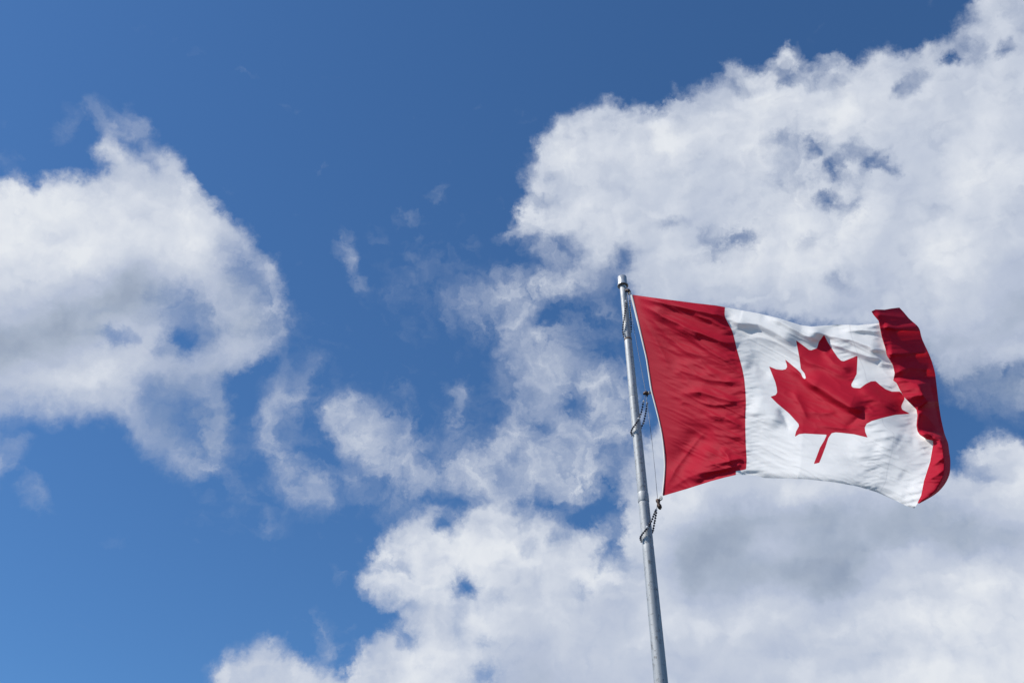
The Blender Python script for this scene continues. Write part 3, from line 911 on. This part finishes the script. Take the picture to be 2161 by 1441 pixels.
def snap_hook(pts, rad, ring):
    bm = bmesh.new()
    tube(bm, pts, rad, 10)
    o = child(from_bm('snap_hook', bm, bronze), hal)
    bm = bmesh.new()
    c, rr = ring
    tube(bm, [Vector(c) + Vector((rr * math.cos(t), -.3 * rr * math.sin(t), rr * math.sin(t))) for t in np.linspace(0, 2 * math.pi, 17)], .0028, 6)
    e = from_bm('eye', bm, steel)
    e.parent = o
    return o
P = lambda x, y, o=.035: Vector(at_depth(x, y, o))
bpy.context.view_layer.update()
snap_hook([P(1321, 615), P(1322.5, 612.5), P(1325.5, 613), P(1327.5, 616), P(1327, 621)], [.010, .016, .021, .019, .008], (P(1329, 619), .012))
snap_hook([P(1358.6, 832), P(1360.5, 829.5), P(1363.5, 829), P(1366.5, 831), P(1366, 836)], [.010, .016, .022, .021, .008], (P(1370, 828), .010))
snap_hook([P(1385.5, 1053), P(1388.5, 1056), P(1389.8, 1062), P(1391.5, 1067), P(1392.8, 1071.5), P(1393, 1074)], [.010, .020, .012, .019, .018, .010], (P(1394, 1053), .010))
# extra lump of shackle on the lowest hook
bm = bmesh.new()
tube(bm, [P(1391.5, 1053.5), P(1390.5, 1058), P(1388.2, 1064), P(1387, 1069)], [.011, .011, .008, .004], 8)
child(from_bm('shackle', bm, bronze), hal)

# ------------------------------------------------------------------ three beaded retainer loops round the pole
def bead_mesh(r, name):
    bm = bmesh.new()
    bmesh.ops.create_uvsphere(bm, u_segments=14, v_segments=9, radius=r)
    for v in bm.verts: v.co.z *= .92
    me = bpy.data.meshes.new(name); bm.to_mesh(me); bm.free()
    me.polygons.foreach_set('use_smooth', [True] * len(me.polygons))
    return me
bead_dark = bead_mesh(.0098, 'bead'); bead_dark.materials.append(nav)
bead_white = bead_mesh(.0112, 'white_bead'); bead_white.materials.append(whitep)
bead_grey = bead_mesh(.0112, 'grey_bead'); bead_grey.materials.append(greyp)

def loop(front, right, anchor, lab, light=()):
    """front strand drawn from the hook down across the pole, right strand from behind the pole up to the hook"""
    zc = front[-1][1]
    rp = pole_r(pole_z(zc))
    pf = []
    nf = len(front)
    for i, (x, y) in enumerate(front):
        ax = 1314.5 + .0961 * (y - 603)           # pole axis in the photo
        wpx = 14 + 16 * (y - 603) / 838
        k = max(0.0, 1 - ((x - ax) / (wpx * .62)) ** 2)
        pf.append(Vector(at_depth(x, y, rp * math.sqrt(k) * 1.0 + .013 + .006 * (1 - i / nf))))
    pr = []
    for i, (x, y) in enumerate(right):
        pr.append(Vector(at_depth(x, y, -.010 + .04 * i / len(right))))
    a, b = pf[-1], pr[0]
    back = []
    for k in range(1, 8):                          # hidden run round the back of the pole
        t = k / 8
        p = a.lerp(b, t)
        c = Vector((X0, Y0, p.z))
        q = p.lerp(p, 1)
        q.y = max(p.y, Y0 + (rp + .013) * math.sin(math.pi * t))
        back.append(q)
    anc = Vector(at_depth(*anchor))
    full = [anc] + pf + back + pr + [anc]
    root = tag(empty('bead_loop', tuple(pf[-1])), lab, 'bead loop', 'beaded loops holding the flag line to the pole')
    bm = bmesh.new()
    tube(bm, full, .0022, 6)
    child(from_bm('cord', bm, steel), root)
    n = 0
    for i, p in enumerate(pf + back + pr):
        key = ('f', i) if i < len(pf) else (('r', i - len(pf) - len(back)) if i >= len(pf) + len(back) else ('b', i))
        kind = dict(light).get(key)
        me_ = bead_white if kind == 'w' else bead_grey if kind == 'g' else bead_dark
        o = bpy.data.objects.new('bead', me_)
        if kind == 'w': o['label'] = 'white bead among the dark ones'
        if kind == 'g': o['label'] = 'grey bead among the dark ones'
        COL.objects.link(o)
        o.parent = root
        o.location = p - Vector(root.location)
    return root

loop([(1320.7,636),(1321,641),(1320.7,646),(1319.8,651),(1319.2,656),(1318.8,661),(1318,666),(1317.3,670.5),(1316.8,675),(1315.8,680),(1315,685),(1314.5,690),(1314.1,695),(1314.5,700.5),(1315.2,705)],
     [(1331.4,700),(1332,695),(1332.2,690),(1332,684.5),(1331.8,680),(1331.5,674.5),(1331,670),(1330.8,665),(1330.4,660),(1330.1,655),(1329.7,649.6),(1329.4,645),(1329.1,640),(1329,635.5)],
     (1325, 618, .035), 'dark bead loop around the pole just below the cap', [(('f', 0), 'w'), (('f', 8), 'g'), (('r', 5), 'g')])
loop([(1358,847),(1356.8,853),(1356,858.7),(1354.8,864),(1353.6,869),(1352,874),(1350,879.5),(1348,883),(1346,887.4),(1343,891.6),(1340.4,896),(1337.5,900),(1335,903.7),(1333,907.5),(1331.8,911.6),(1332.5,914.5)],
     [(1352.7,903),(1355,898),(1357.5,893),(1359,888),(1360.2,883),(1361.4,877.4),(1362.5,872.3),(1363.5,867),(1364.1,862),(1364.7,856),(1365.6,851)],
     (1363, 832, .035), 'dark bead loop around the pole beside the middle of the hoist', [(('f', 0), 'w'), (('f', 7), 'w'), (('r', 2), 'g'), (('r', 10), 'g')])
loop([(1384.5,1076),(1382.6,1079.5),(1380.6,1084.5),(1378.7,1089.5),(1376.8,1094.7),(1374.5,1099.8),(1371.6,1104.5),(1369,1108.6),(1366,1112),(1363.7,1116.3),(1360.8,1120),(1357.5,1124),(1354.6,1127.8),(1352.3,1131.6),(1351.5,1135),(1352,1138.2)],
     [(1376.5,1123),(1378,1118.7),(1379,1114),(1380,1108.7),(1381,1103),(1382,1098.3),(1383,1092.7),(1384,1087.3),(1384.9,1081.8)],
     (1386.5, 1069, .035), 'dark bead loop around the pole below the lower hoist corner', [(('f', 0), 'g'), (('f', 8), 'w'), (('r', 1), 'g')])
bpy.context.view_layer.update()
